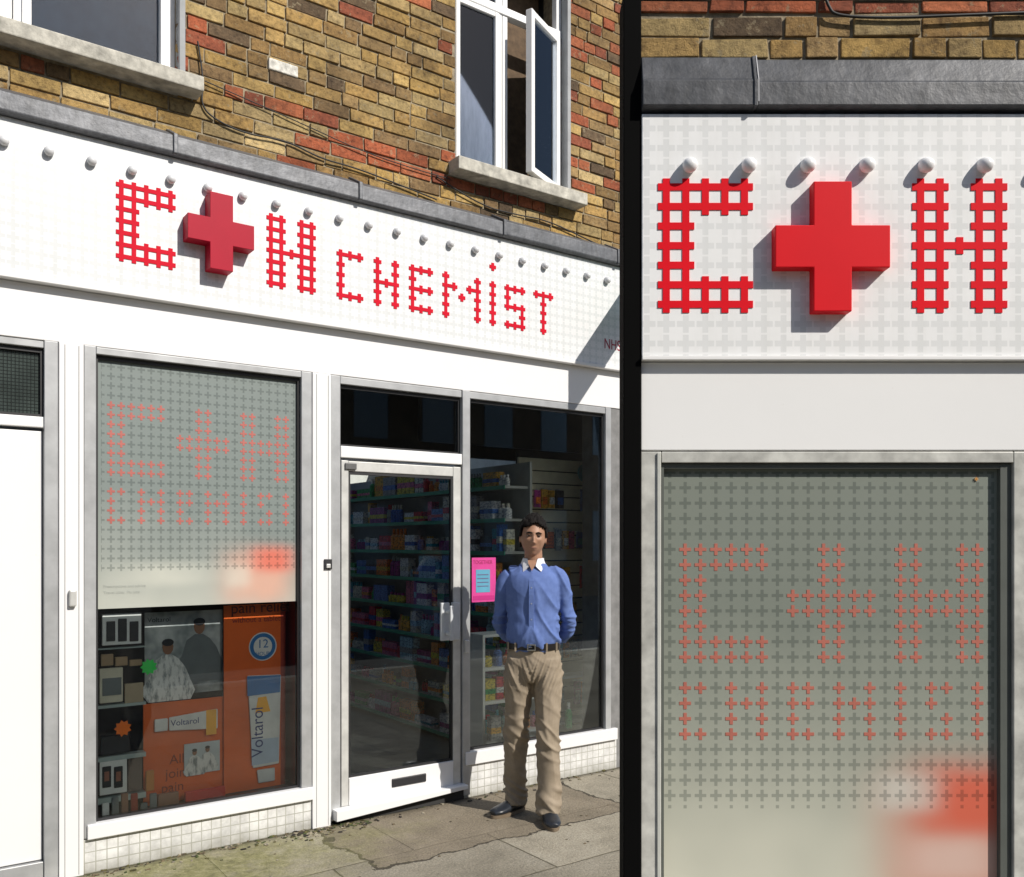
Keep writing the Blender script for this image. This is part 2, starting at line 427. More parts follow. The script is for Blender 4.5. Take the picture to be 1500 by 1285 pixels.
box('corner_pilaster', A, simple('shaded_pilaster', (.20, .20, .20), .7, var=.3), 3.714, 3.93, -.005, .30, 0, 2.518)  # shade on this pilaster is put into its grey
for (a, b, c, d) in [(.401, 1.437, .236, 2.484), (2.536, 3.661, .286, 2.474), (1.669, 2.479, 2.126, 2.474), (-1.79, .177, 2.166, 2.484)]:
    g = .012; dark.box(a, a+g, .012, .05, c, d); dark.box(b-g, b, .012, .05, c, d); dark.box(a+g, b-g, .014, .05, c, c+g); dark.box(a+g, b-g, .014, .05, d-g*1.6, d)
dark.build('glazing_gaskets', A, DARK)
box('lock_box', A, DARK, U(472), U(483), -.032, -.018, Z(478, 834), Z(478, 819)); box('lock_plate', A, ALUB, U(474), U(480), -.04, -.03, Z(478, 832), Z(478, 826))
box('door_latch', A, ALUB, U(99), U(110), -.045, -.018, Z(104, 888), Z(104, 864), .006)
def tile_mat(name, p, base=(.74, .74, .73), grout=(.42, .42, .38), rough=.3, th=.45):
    m = NT(name); x, y, z = m.sep()
    def d(v):
        return m.math('ABSOLUTE', m.math('SUBTRACT', m.math('FRACT', m.math('ADD', m.math('DIVIDE', v, p), 100.0)), .5))
    g = m.math('MAXIMUM', d(x), d(z)); k = m.math('GREATER_THAN', g, th)
    b = m.ramp(m.noise(7, 6, .75), [(.3, tuple(c*.6 for c in base)), (.6, base)])
    low = m.math('MULTIPLY', m.math('MAXIMUM', m.math('SUBTRACT', 1, m.math('MULTIPLY', z, 12)), 0), m.noise(12, 5, .7))
    c = m.mix(k, b, grout)
    if p > .03: c = m.mix(low, c, (.16, .15, .09))
    m.col(c); m.rough(rough); m.bump(m.math('SUBTRACT', 1, k), .0015, .6); return m.m
TILE = tile_mat('mosaic_tile', .05)
box('tiled_plinth', A, TILE, .347, 1.499, -.004, .08, -.02, .163); box('tiled_plinth', A, TILE, 2.49, 3.77, -.006, .08, -.02, .203)
box('transom_mesh_glass', A, tile_mat('wired_glass', .016, (.05, .065, .06), (.012, .014, .014), .2, .40), -1.78, .176, .03, .034, 2.166, 2.484, 0)
FP = .0468
fx0 = .475; fz0 = 1.69
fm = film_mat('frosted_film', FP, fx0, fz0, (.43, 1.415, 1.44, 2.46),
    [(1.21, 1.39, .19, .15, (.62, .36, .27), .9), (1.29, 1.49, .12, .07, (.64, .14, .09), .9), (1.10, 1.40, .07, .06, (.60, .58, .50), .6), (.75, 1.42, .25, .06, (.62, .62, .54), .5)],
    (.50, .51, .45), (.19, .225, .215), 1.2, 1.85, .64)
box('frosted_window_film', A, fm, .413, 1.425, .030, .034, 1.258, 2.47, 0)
mb = MB(); pluses(mb, film_letters(), FP, fx0, fz0, .0288, .0305, .11, .38, False)
mb.build('film_letters', A, simple('film_red', (.42, .12, .10), .5))
SMT = simple('film_small_print', (.36, .38, .35), .6)
for i, s in enumerate(['Prescriptions and advice', 'Travel clinic  Flu jabs']):
    text('film_small_print', A, s, .44, .0292, 1.36-.030*i, .020, SMT)
box('shop_window_glass', A, GLASS, .413, 1.425, .022, .025, .25, 1.256, 0)
box('shop_window_glass', A, GLASS, 2.548, 3.650, .022, .025, .30, 2.46, 0)
box('transom_glass', A, GLASS, 1.68, 2.468, .022, .025, 2.137, 2.462, 0)

# ---- shop door
D = empty('glass_shop_door', MA)
dr = MB(); u0, u1 = 1.676, 2.474
dr.box(u0, u0+.045, -.008, .03, .09, 2.045); dr.box(u1-.055, u1, -.008, .03, .09, 2.045)
dr.box(u0+.045, u1-.055, -.006, .028, 1.985, 2.043); dr.build('door_stiles', D, ALUB, bevel=.004)
box('bottom_rail', D, WHITE, u0+.046, u1-.056, -.012, .03, .09, .245)
box('door_glass', D, GLASS, u0+.045, u1-.055, .008, .012, .246, 1.984, 0)
g = MB(); g.box(u0+.045, u0+.058, -.001, .022, .246, 1.984); g.box(u1-.068, u1-.055, -.001, .022, .246, 1.984); g.box(u0+.058, u1-.068, 0, .022, 1.968, 1.984); g.box(u0+.058, u1-.068, 0, .022, .246, .258)
g.build('door_gasket', D, DARK)
box('letter_plate', D, DARK, U(572), U(622), -.02, -.010, .15, .20, .006)
h = MB(); h.box(2.325, 2.385, -.022, -.002, .985, 1.215); h.box(2.40, 2.455, -.03, -.0085, .985, 1.215); h.box(2.352, 2.368, -.075, -.022, 1.02, 1.04); h.box(2.352, 2.368, -.075, -.022, 1.15, 1.17); h.box(2.348, 2.372, -.09, -.075, .99, 1.20)
h.build('door_handle', D, simple('handle_grey', (.55, .57, .59), .35), bevel=.004)
box('door_closer', D, simple('closer', (.12, .12, .12), .4), u0+.02, u0+.09, -.02, -.007, 1.995, 2.03)
box('lock_cylinder', D, ALUB, 2.49, 2.52, -.035, -.02, .90, .98, .006)
th = MB(); th.poly([(1.62, .03), (2.49, .075), (2.49, .098), (1.62, .088)], -.07, .05); th.build('threshold', D, WHITE, bevel=.003)
box('threshold_gap', D, simple('gap_shade', (.03, .03, .03), .9), 1.66, 2.49, -.02, .06, 0, .07)  # dark block stands in for the shade in the gap under the threshold

# ---- interior
I = MB(); I.box(1.55, 1.60, .09, 5.0, 0, 2.7); I.box(4.6, 4.65, .09, 5.0, 0, 2.7); I.box(1.55, 4.65, 5.0, 5.05, 0, 2.7)
I.build('interior_walls', A, CONC)
cl = MB(); cl.box(1.55, 4.65, .09, 1.06, 2.70, 2.725); cl.box(1.55, 1.7, 1.061, 5.05, 2.70, 2.725); cl.box(4.5, 4.65, 1.061, 5.05, 2.70, 2.725); cl.box(1.701, 4.499, 4.8, 5.05, 2.70, 2.725)
for y in (2.3, 3.6): cl.box(1.701, 4.499, y, y+.05, 2.70, 2.76)
cl.box(3.05, 3.10, 1.061, 4.8, 2.70, 2.755)
cl.build('ceiling_and_added_rooflight', A, CONC)  # open rooflight is invented, added to let daylight into the shop
box('shop_floor', A, FLOOR, 1.55, 4.65, .06, 5.05, -.02, .05, 0)
box('side_wall', A, CONC, 3.935, 4.6, .0, .09, 0, 3.5, 0)
box('back_wall_lower', A, CONC, L0, 1.54, .9, .95, 0, 3.5, 0)
PAL = [(.03, .12, .42), (.02, .28, .36), (.70, .17, .02), (.55, .02, .04), (.7, .7, .7), (.70, .38, .05), (.62, .50, .05), (.30, .03, .2), (.03, .32, .10), (.60, .14, .25), (.05, .05, .06), (.35, .55, .65), (.75, .28, .05), (.1, .2, .5), (.6, .58, .5), (.3, .3, .3)]
def product(mb, cx, cy, z, w, d, h, ax):
    c = random.choice(PAL); c2 = random.choice(PAL)
    if random.random() < .6:
        mb.box(cx-w/2, cx+w/2, cy-d/2, cy+d/2, z, z+h, c)
        k = .0015; mb.box(cx-w/2-k, cx+w/2+k, cy-d/2-k, cy+d/2+k, z+h*.3, z+h*.55, c2)
    else:
        r = min(w, d)/2; mb.rev(cx, cy, [(r*.9, z), (r, z+h*.05), (r, z+h*.62), (r*.5, z+h*.74), (r*.45, z+h), (r*.3, z+h)], 10, c, [c, c, c, c2, c2, c2])
S = empty('shop_shelf_unit', MA); sm = MB(); st = MB(); pr = MB()
sm.box(3.30, 3.32, .38, 4.4, .05, 2.15); sm.box(3.10, 3.30, 4.37, 4.40, .05, 2.15)
lv = [.10, .36, .60, .83, 1.06, 1.28, 1.50, 1.73, 1.96]
for z in lv:
    sm.box(3.10, 3.299, .40, 4.36, z, z+.018); st.box(3.092, 3.099, .40, 4.36, z-.008, z+.020)
    y = .43
    while y < 4.3:
        n = random.randint(1, 4); w = random.uniform(.035, .075); hh = random.uniform(.07, .19)
        seed = random.random()
        for q in range(n):
            if y > 4.28: break
            random.seed(seed); product(pr, 3.15+.02*math.sin(seed*50), y+w/2, z+.019, .07, w*.92, hh, 0); y += w
        random.seed(seed*1.7+y); y += random.uniform(0, .03)
sm.build('shelf_boards', S, simple('shelf_grey', (.42, .42, .40), .6)); st.build('price_strips', S, simple('price_strip_green', (.06, .34, .20), .4)); pr.build('products', S, PROD)
W = empty('slatwall_display', MA); sl_ = MB(); z = .12
while z < 2.2:
    sl_.box(3.335, 3.98, .56, .58, z, z+.085); z += .095
sl_.build('slats', W, simple('slat_beige', (.82, .74, .54), .6)); box('backing', W, DARK, 3.335, 3.98, .5805, .60, .1, 2.25)
hp = MB()
for z in [.45, .78, 1.05, 1.32, 1.60, 1.90]:
    x = 3.35
    while x < 3.9:
        w = random.uniform(.04, .08); hh = random.uniform(.11, .18); c = random.choice(PAL)
        if random.random() < .8:
            hp.box(x, x+w, .50, .518, z-hh/2, z+hh/2, c); hp.box(x+w*.15, x+w*.85, .492, .50, z-hh*.3, z+hh*.1, random.choice(PAL)); hp.box(x+w*.45, x+w*.55, .505, .56, z+hh/2, z+hh/2+.01, (.6, .6, .6))
        x += w+random.uniform(.01, .03)
hp.build('hanging_packs', W, PROD)
dz = MB(); uu, zz = P(855, 693, .47); dz.poly([(uu+.055*math.cos(i*math.pi/12), zz+.065*math.sin(i*math.pi/12)) for i in range(24)], .465, .475); dz.build('round_toy', W, simple('toy_teal', (.02, .28, .38), .4))
sh = MB()
for z in (.25, .58): sh.box(3.34, 3.97, .42, .559, z, z+.02)
sh.build('slat_shelves', W, WHITEB)
box('white_column', A, CONC, 3.985, 4.3, .35, .60, .05, 2.69, 0)
Q = empty('display_rack', MA); q = MB(); qa, qb, y0, y1 = 2.75, 3.28, .16, .34
q.box(qa, qa+.02, y0, y1, .05, .98); q.box(qb-.02, qb, y0, y1, .05, .98)
for z in (.30, .52, .74, .96): q.box(qa+.02, qb-.02, y0, y1, z, z+.02)
q.box(qa+.02, qb-.02, y0+.05, y0+.07, .05, .30)
q.build('rack', Q, WHITEB, bevel=.003); q = MB()
for z in (.32, .54, .76):
    x = qa+.05
    while x < qb-.08:
        random.seed(x*z*99); w = random.uniform(.05, .08); product(q, x+w/2, y0+.07, z, w, .06, random.uniform(.09, .15), 0); x += w+.012
q.build('products', Q, PROD)
fs = MB(); random.seed(21)
for x in [2.62+.09*i for i in range(1, 11)]:
    h_ = random.uniform(.12, .28)
    if random.random() < .5: product(fs, x, .10+random.uniform(0, .02), .30, .075, .05, h_*.7, 0)
fs.build('window_stock', Q, PROD)
random.seed(5)
box('added_rooflight_baffle', A, DARK, 1.61, 4.59, .98, 1.03, 2.22, 2.699)  # dark board added to hide the bright rooflight from the windows
box('added_window_baffle', A, DARK, 2.54, 4.55, .62, .64, 2.27, 2.699)  # second dark board, added to keep rooflight glare out of the right window
PP = empty('pink_poster', MA); a, b = U(693), U(728); z0, z1 = Z(710, 882), Z(710, 817)
box('sheet', PP, simple('pink', (.60, .05, .26), .5), a, b, .0165, .0185, z0, z1, 0)
box('panel', PP, simple('cyan', (.10, .32, .45), .5), a+.030, b-.045, .0150, .0164, z0+.06, z1-.075, 0)
box('panel_lower', PP, simple('magenta_deep', (.48, .02, .19), .5), a+.01, b-.012, .0152, .0164, z0+.012, z0+.04, 0)
text('poster_text', PP, 'TOGETHER', a+.008, .0158, z1-.04, .034, simple('poster_dark', (.35, .02, .1), .5), sx=.85)
for i in range(4): box('print_line', PP, simple('poster_dk', (.12, .1, .2), .5), a+.04, b-.058, .0138, .0148, z1-.11-.024*i, z1-.105-.024*i, 0)

# ---- window display (left window): shallow shelf right behind the glass
YO, YS = .022, .40
V = empty('window_display', MA @ Matrix.Translation((0, YO, 0)) @ Matrix.Diagonal((1, YS, 1, 1)))
def PV(x, y, n): return P(x, y, YO+YS*n)
ORG = simple('orange_card', (.72, .12, .010), .5, var=.15, scale=4); ORD = simple('orange_deep', (.30, .03, .010), .5)
def panel(name, x0, x1, y0, y1, n, mat, t=.012, bevel=0):
    ua, za = PV(x0, y1, n); ub, zb = PV(x1, y0, n)
    return box(name, V, mat, ua, ub, n, n+t, za, zb, bevel)
box('display_back', V, simple('display_dark', (.04, .035, .035), .8), .39, 1.45, .60, .62, .2, 1.30, 0)
box('display_base', V, simple('display_base_m', (.07, .05, .045), .7), .39, 1.45, .14, .60, .17, .235, 0)
box('display_side', V, ORD, 1.44, 1.448, .14, .60, .236, 1.30, 0)
box('display_side', V, DARK, .385, .395, .14, .60, .236, 1.30, 0)
POST = NT('photo_poster'); POST.col(POST.ramp(POST.noise(3.2, 4, .6), [(.38, (.05, .06, .07)), (.5, (.22, .25, .26)), (.64, (.55, .57, .58))])); POST.rough(.35); POST = POST.m
panel('photo_poster', 212, 326, 893, 1022, .34, POST)
SK = simple('print_skin', (.26, .13, .08), .6); PW = simple('print_white', (.70, .71, .71), .5); PB = simple('print_black', (.02, .02, .025), .4); PG = simple('print_grey', (.14, .16, .17), .5)
GARM = NT('printed_garment'); GARM.col(GARM.ramp(GARM.noise(28, 3, .6, sc3=(2, 1, .7)), [(.35, (.20, .23, .25)), (.55, (.70, .71, .71))])); GARM.rough(.4); GARM = GARM.m
def figure_print(cx, cy, s, n, gm=None):
    u, z = PV(cx, cy, n); m1 = MB()
    m1.poly([(u-.085*s, z-.20*s), (u+.10*s, z-.20*s), (u+.12*s, z-.16*s), (u+.075*s, z-.05*s), (u+.045*s, z-.01*s), (u+.015*s, z+.01*s), (u-.02*s, z+.01*s), (u-.055*s, z-.015*s), (u-.075*s, z-.08*s), (u-.12*s, z-.15*s)], n-.002, n)
    m1.build('printed_shirt', V, gm or GARM); m1 = MB()
    m1.poly([(u+.024*s*math.cos(a*.5236), z+.043*s+.034*s*math.sin(a*.5236)) for a in range(12)], n-.003, n); m1.build('printed_face', V, SK); m1 = MB()
    m1.poly([(u+.026*s*math.cos(a*.5236), z+.064*s+.017*s*math.sin(a*.5236)) for a in range(12)], n-.004, n); m1.build('printed_hair', V, PB)
figure_print(292, 932, 1.2, .338, PG); figure_print(246, 962, 1.15, .334)
def T(name, s, cx, cy, n, size, mat, **k):
    u, z = PV(cx, cy, n); text(name, V, s, u, n, z, size, mat, **k)
T('poster_lettering', 'Voltarol', 216, 912, .336, .035, PB)
panel('orange_board', 210, 330, 1020, 1185, .30, ORG, .02)
def tube_pack(cx0, cx1, y0, y1, n):
    ua, za = PV(cx0, y1, n); ub, zb = PV(cx1, y0, n); h_ = zb-za; w_ = ub-ua; m1 = MB()
    m1.poly([(ua+w_*.22, za+h_*.18), (ub, za), (ub, zb), (ua+w_*.22, zb-h_*.18)], n-.03, n); m1.build('tube_body', V, PW, bevel=.006); m1 = MB()
    m1.poly([(ua, za+h_*.2), (ua+w_*.2, za+h_*.2), (ua+w_*.2, zb-h_*.2), (ua, zb-h_*.2)], n-.028, n); m1.build('tube_cap', V, simple('cap', (.7, .72, .72), .3), bevel=.004)
tube_pack(226, 318, 1038, 1078, .29)
NAVY = simple('navy', (.03, .05, .2), .5)
T('tube_label', 'Voltarol', 250, 1064, .257, .044, NAVY)
panel('tube_stripe', 302, 317, 1039, 1077, .2585, simple('sky_stripe', (.9, .45, .05), .5), .001)
panel('small_poster', 270, 322, 1084, 1136, .28, simple('card_paleblue', (.5, .56, .6), .5)); figure_print(285, 1108, .5, .278); figure_print(304, 1103, .48, .277)
INKB = simple('brown_ink', (.26, .045, .012), .6)
for i, s in enumerate(['All', 'joint', 'pain']): T('board_text', s, 248-6*i, 1120+21*i, .298, .070, INKB)
panel('tall_orange_card', 328, 411, 884, 1172, .26, ORG, .02)
panel('card_edge', 411, 418, 884, 1172, .262, ORD, .02)
T('card_text', 'pain relief', 338, 899, .256, .084, simple('ink_dark', (.08, .015, .02), .6))
T('card_text', 'without a tablet', 340, 913, .256, .042, simple('ink_dark2', (.25, .02, .02), .6))
def disc(cx, cy, r, n, mat, t=.003, star=0):
    u, z = PV(cx, cy, n); N = 40 if not star else star*2
    m1 = MB(); m1.poly([(u+(r*(1 if (not star or i % 2) else .72))*math.cos(2*math.pi*i/N), z+(r*(1 if (not star or i % 2) else .72))*math.sin(2*math.pi*i/N)) for i in range(N)], n-t, n)
    return m1.build('starburst' if star else 'roundel', V, mat)
BLU = simple('print_blue', (.03, .16, .42), .4)
disc(385, 947, .078, .255, PW); disc(385, 947, .072, .251, BLU); disc(385, 947, .052, .247, PW)
T('roundel_text', '12', 385, 949, .243, .066, BLU, align='CENTER'); T('roundel_text', 'HOUR', 385, 960, .243, .028, BLU, align='CENTER')
n = .25
def quad(name, pts, n, mat, t=.02, bevel=.005):
    m1 = MB(); m1.poly([PV(x, y, n) for x, y in pts], n-t, n); return m1.build(name, V, mat, bevel=bevel)
quad('tube_body', [(370, 1125), (408, 1118), (411, 988), (362, 990)], n, PW)
quad('tube_band', [(362.5, 1020), (410, 1014), (411, 989), (362, 991)], n-.021, BLU, .002, 0)
quad('tube_sun', [(374, 1045), (396, 1042), (390, 1020), (378, 1022)], n-.021, simple('sun_orange', (.95, .45, .03), .5), .002, 0)
quad('tube_base_stripe', [(369, 1122), (408, 1115), (408, 1080), (368, 1084)], n-.021, simple('pale_blue', (.45, .55, .7), .5), .0015, 0)
quad('tube_cap', [(378, 1147), (402, 1143), (402, 1124), (376, 1128)], n, simple('cap2', (.6, .62, .64), .3))
T('tube_label', 'Voltarol', 385, 1108, .2265, .092, NAVY, rot=math.pi/2, sx=.9)
SHG = simple('glass_shelf', (.35, .42, .42), .2)
for y in (948, 1032, 1108, 1168): panel('small_shelf', 143, 214, y, y+3, .12, SHG, .14)
panel('gift_box', 150, 207, 898, 946, .13, PW, .06, .002)
for i in range(3): panel('black_bottle', 156+17*i, 169+17*i, 910 if i != 1 else 906, 940, .12, PB, .009, .003)
panel('cream_box', 146, 180, 978, 1031, .14, simple('cream', (.6, .56, .45), .5), .06, .002); panel('photo_strip', 150, 178, 992, 1020, .135, PG, .004)
panel('beige_box', 183, 210, 1000, 1031, .15, simple('beige', (.4, .32, .22), .5), .05, .002)
for i in range(3): panel('beige_box', 148+21*i, 166+21*i, 958+4*i, 976, .17, simple('tanbox', (.35, .24, .14), .5), .05, .002)
panel('dark_box', 148, 190, 1075, 1107, .14, PB, .05, .002)
panel('white_box', 146, 186, 1112, 1166, .12, PW, .07, .002)
for i in range(2): panel('device', 150+17*i, 163+17*i, 1122, 1155, .112, PB, .007, .004); panel('device_screen', 153+17*i, 160+17*i, 1130, 1145, .110, simple('screen', (.3, .12, .08), .3), .001)
panel('dark_pack', 188, 208, 1105, 1160, .15, simple('brownpack', (.12, .09, .08), .4), .04, .002)
for i in range(6): panel('bottle', 150+14*i, 160+14*i, 1150+random.randint(10, 26), 1197, .10, random.choice([SK, PB, PG, ORD, PW]), .04, .004)
panel('red_box', 272, 330, 1152, 1180, .16, simple('red_card', (.55, .03, .02), .5), .06, .002)
panel('tan_box', 232, 262, 1160, 1186, .14, SK, .06, .002); panel('small_bottle', 214, 226, 1128, 1160, .13, simple('amber', (.5, .2, .04), .3), .03, .005)
disc(218, 977, .042, .09, simple('neon_green', (.05, .75, .12), .5), star=9); disc(180, 1067, .042, .09, simple('neon_orange', (.95, .2, .02), .5), star=9)

# ---- unseen sign board, added and angled to throw the slanted fascia shadow
J = empty('unseen_sign', MA)
m1 = MB(); ang = math.atan2(-.60, -.20)
def sb(r0, r1, z0, z1, t):
    dx, dy = math.cos(ang), math.sin(ang); nx, ny = -dy, dx; b = len(m1.v)
    for r in (r0, r1):
        for w in (-t, t):
            for z in (z0, z1): m1.v.append((3.84+dx*r+nx*w, -.14+dy*r+ny*w, z))
    for q in ((0, 1, 3, 2), (4, 6, 7, 5), (0, 4, 5, 1), (2, 3, 7, 6), (0, 2, 6, 4), (1, 5, 7, 3)): m1.f.append(tuple(b+i for i in q)); m1.c.append((1, 1, 1))
sb(.06, .74, 3.12, 3.44, .015); sb(-.12, .06, 3.36, 3.39, .01); sb(-.12, .06, 3.17, 3.20, .01)
m1.build('blade_and_bracket', J, simple('sign_green', (.02, .25, .12), .4), bevel=.01)
CB = simple('cable_black', (.015, .015, .015), .6)
K = empty('wall_cable', MA)
def cp(x, y): u, z = P(x, y, .03); return (u, .035, z)
cable('cable', K, [cp(290, 60), cp(300, 120), cp(294, 150), cp(310, 172), cp(360, 196), cp(420, 205), cp(470, 232), cp(520, 245), cp(580, 268), cp(640, 292)], .0045, CB)
cable('cable', K, [cp(640, 258), cp(700, 300), cp(760, 315), cp(800, 322), cp(850, 345), cp(905, 372)], .0045, CB)
cable('cable', K, [cp(300, 118), cp(420, 170), cp(560, 235), cp(660, 262)], .003, CB)

# ================================================================= SECOND FRONT (face-on)
Bm = Matrix.Translation((0, 1.9, 0))
B = empty('pharmacy_building.001', Bm)
xa, xb = .275, 1.135
TOPB = 2.742
def redB(x, z): return 1 if z > bz(18) else .02
bricks('brickwork', B, xa, xb, bz(83), TOPB-.004, .004, [], redB, bw=.150, bh=.0478, thick=.03, mort=.0065, rnd=.007, k0=1.1)
box('mortar_wall', B, MORTAR, xa, xb, .0085, .05, bz(90), TOPB-.002, 0)
box('coping', B, SILL, xa, xb, .0, .06, TOPB, TOPB+.012, 0)
mb = MB()
jx = bx(1103)
for a, b in [(xa, jx-.003), (jx+.003, xb)]:
    o = 0 if a == xa else -.005
    mb.prism([(.03, bz(170)), (.004, bz(84)+o), (-.010, bz(88)+o), (-.026, bz(124)+o), (-.030, bz(128)+o), (-.031, bz(164)), (-.02, bz(166))], a, b)
mb.prism([(.03, bz(168)), (.004, bz(83)), (-.013, bz(87)), (-.029, bz(122)), (-.033, bz(128)), (-.034, bz(166)), (-.02, bz(167))], jx-.006, jx+.002)
mb.build('lead_flashing', B, LEADB, bevel=.0015)
mb = MB(); mb.prism([(-.012, bz(86)), (-.0135, bz(86)), (-.0335, bz(127)), (-.0345, bz(160)), (-.033, bz(160))], jx+.0022, jx+.0042); mb.build('lead_seam_edge', B, simple('bright_lead', (.5, .5, .52), .5))
PB_ = 28.4/BS; bX = bx(974); bZ = bz(449)
FMB = fascia_mat('fascia_panel_near', PB_, bX, bZ, (.90, .905, .905), (.77, .78, .78))  # paler base offsets the weaker sun on this front
signB = empty('shop_sign.001', Bm)
box('fascia_board', signB, FMB, xa, xb, -.016, .05, bz(524), bz(172), .002)
mb = MB(); pluses(mb, big_letters(0, 13), PB_, bX, bZ, -.0178, -.0155, .18, .43)
mb.build('plus_pattern_letters', signB, simple('red_vinyl_near', (.76, .004, .015), .6, var=.05, spec=.12))
cross('cross_symbol', signB, bx(1209), bz(371), 168/BS*.98, 190/BS*.98, 28/BS*.98, 31/BS*.98, -.045, -.0155, REDN)
mb = MB()
for i in range(0, 7): knob(mb, bx(1008+85.3*i), bz(246), -.0155, .58)
mb.build('downlight_studs', signB, simple('stud_near', (.82, .82, .83), .35), smooth=True)
box('fascia_drip', B, WHITEB, xa, xb, -.022, .04, bz(530), bz(524.5), .001)
box('lower_band', B, WHITEB, xa, xb, -.002, .05, bz(660), bz(531), .002)
alb = MB(); alb.box(xa, bx(968), -.004, .04, .25, bz(662)); alb.box(bx(968)+.001, bx(1483), -.004, .04, bz(678), bz(662)); alb.box(bx(1483)+.001, xb, -.004, .04, .25, bz(662))
alb.build('aluminium_frames', B, simple('alu_near', (.58, .58, .54), .4, metal=.1, var=.35, scale=18), bevel=.0015)
gb = MB(); gb.box(bx(969), bx(973), .004, .03, .3, bz(679)); gb.box(bx(1467), bx(1482), .004, .03, .3, bz(679)); gb.box(bx(973), bx(1467), .005, .03, bz(686), bz(679)); gb.build('glazing_gaskets', B, simple('grey_gasket', (.10, .11, .10), .5))
box('frame_inner_bead', B, simple('bead', (.55, .56, .52), .5), bx(962), bx(967), -.008, -.004, .3, bz(664), .001)
fpB = 22.75/BS; fxB = bx(1006); fzB = bz(1078)
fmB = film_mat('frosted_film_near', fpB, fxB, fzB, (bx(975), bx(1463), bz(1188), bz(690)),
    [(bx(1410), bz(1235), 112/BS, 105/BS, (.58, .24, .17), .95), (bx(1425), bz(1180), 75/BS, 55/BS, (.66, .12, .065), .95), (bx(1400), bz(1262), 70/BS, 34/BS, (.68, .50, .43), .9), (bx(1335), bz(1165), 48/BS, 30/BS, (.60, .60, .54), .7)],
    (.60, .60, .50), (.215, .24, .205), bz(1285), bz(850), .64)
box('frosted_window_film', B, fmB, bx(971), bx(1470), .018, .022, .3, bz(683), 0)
mb = MB(); pluses(mb, film_letters(), fpB, fxB, fzB, .0172, .0182, .105, .38, False); mb.build('film_letters', B, simple('film_red_near', (.46, .15, .11), .5))
box('plinth', B, WHITEB, xa, xb, -.006, .05, -.1, .249)
box('rear_panel', B, simple('rear', (.3, .3, .3), .8), xa, xb, .051, .06, -.1, TOPB-.003, 0)
text('glass_sticker_mark', B, '*', bx(1433), .0155, bz(708), .02, simple('amber_mark', (.8, .35, .05), .5))
cable('cable', B, [(bx(1208), -.004, TOPB), (bx(1212), -.006, bz(12)), (bx(1222), -.006, bz(26)), (bx(1300), -.006, bz(29)), (bx(1400), -.006, bz(25)), (bx(1530), -.006, bz(20))], .0032, CB)
divider_bar = MB().box(.2365, .2745, -.012, .06, -.13, TOPB+.004).build('added_divider_bar', None, BLACK, bevel=.002); divider_bar.location = (0, 1.9, 0)  # added upright, stands in for the black bar dividing the two views

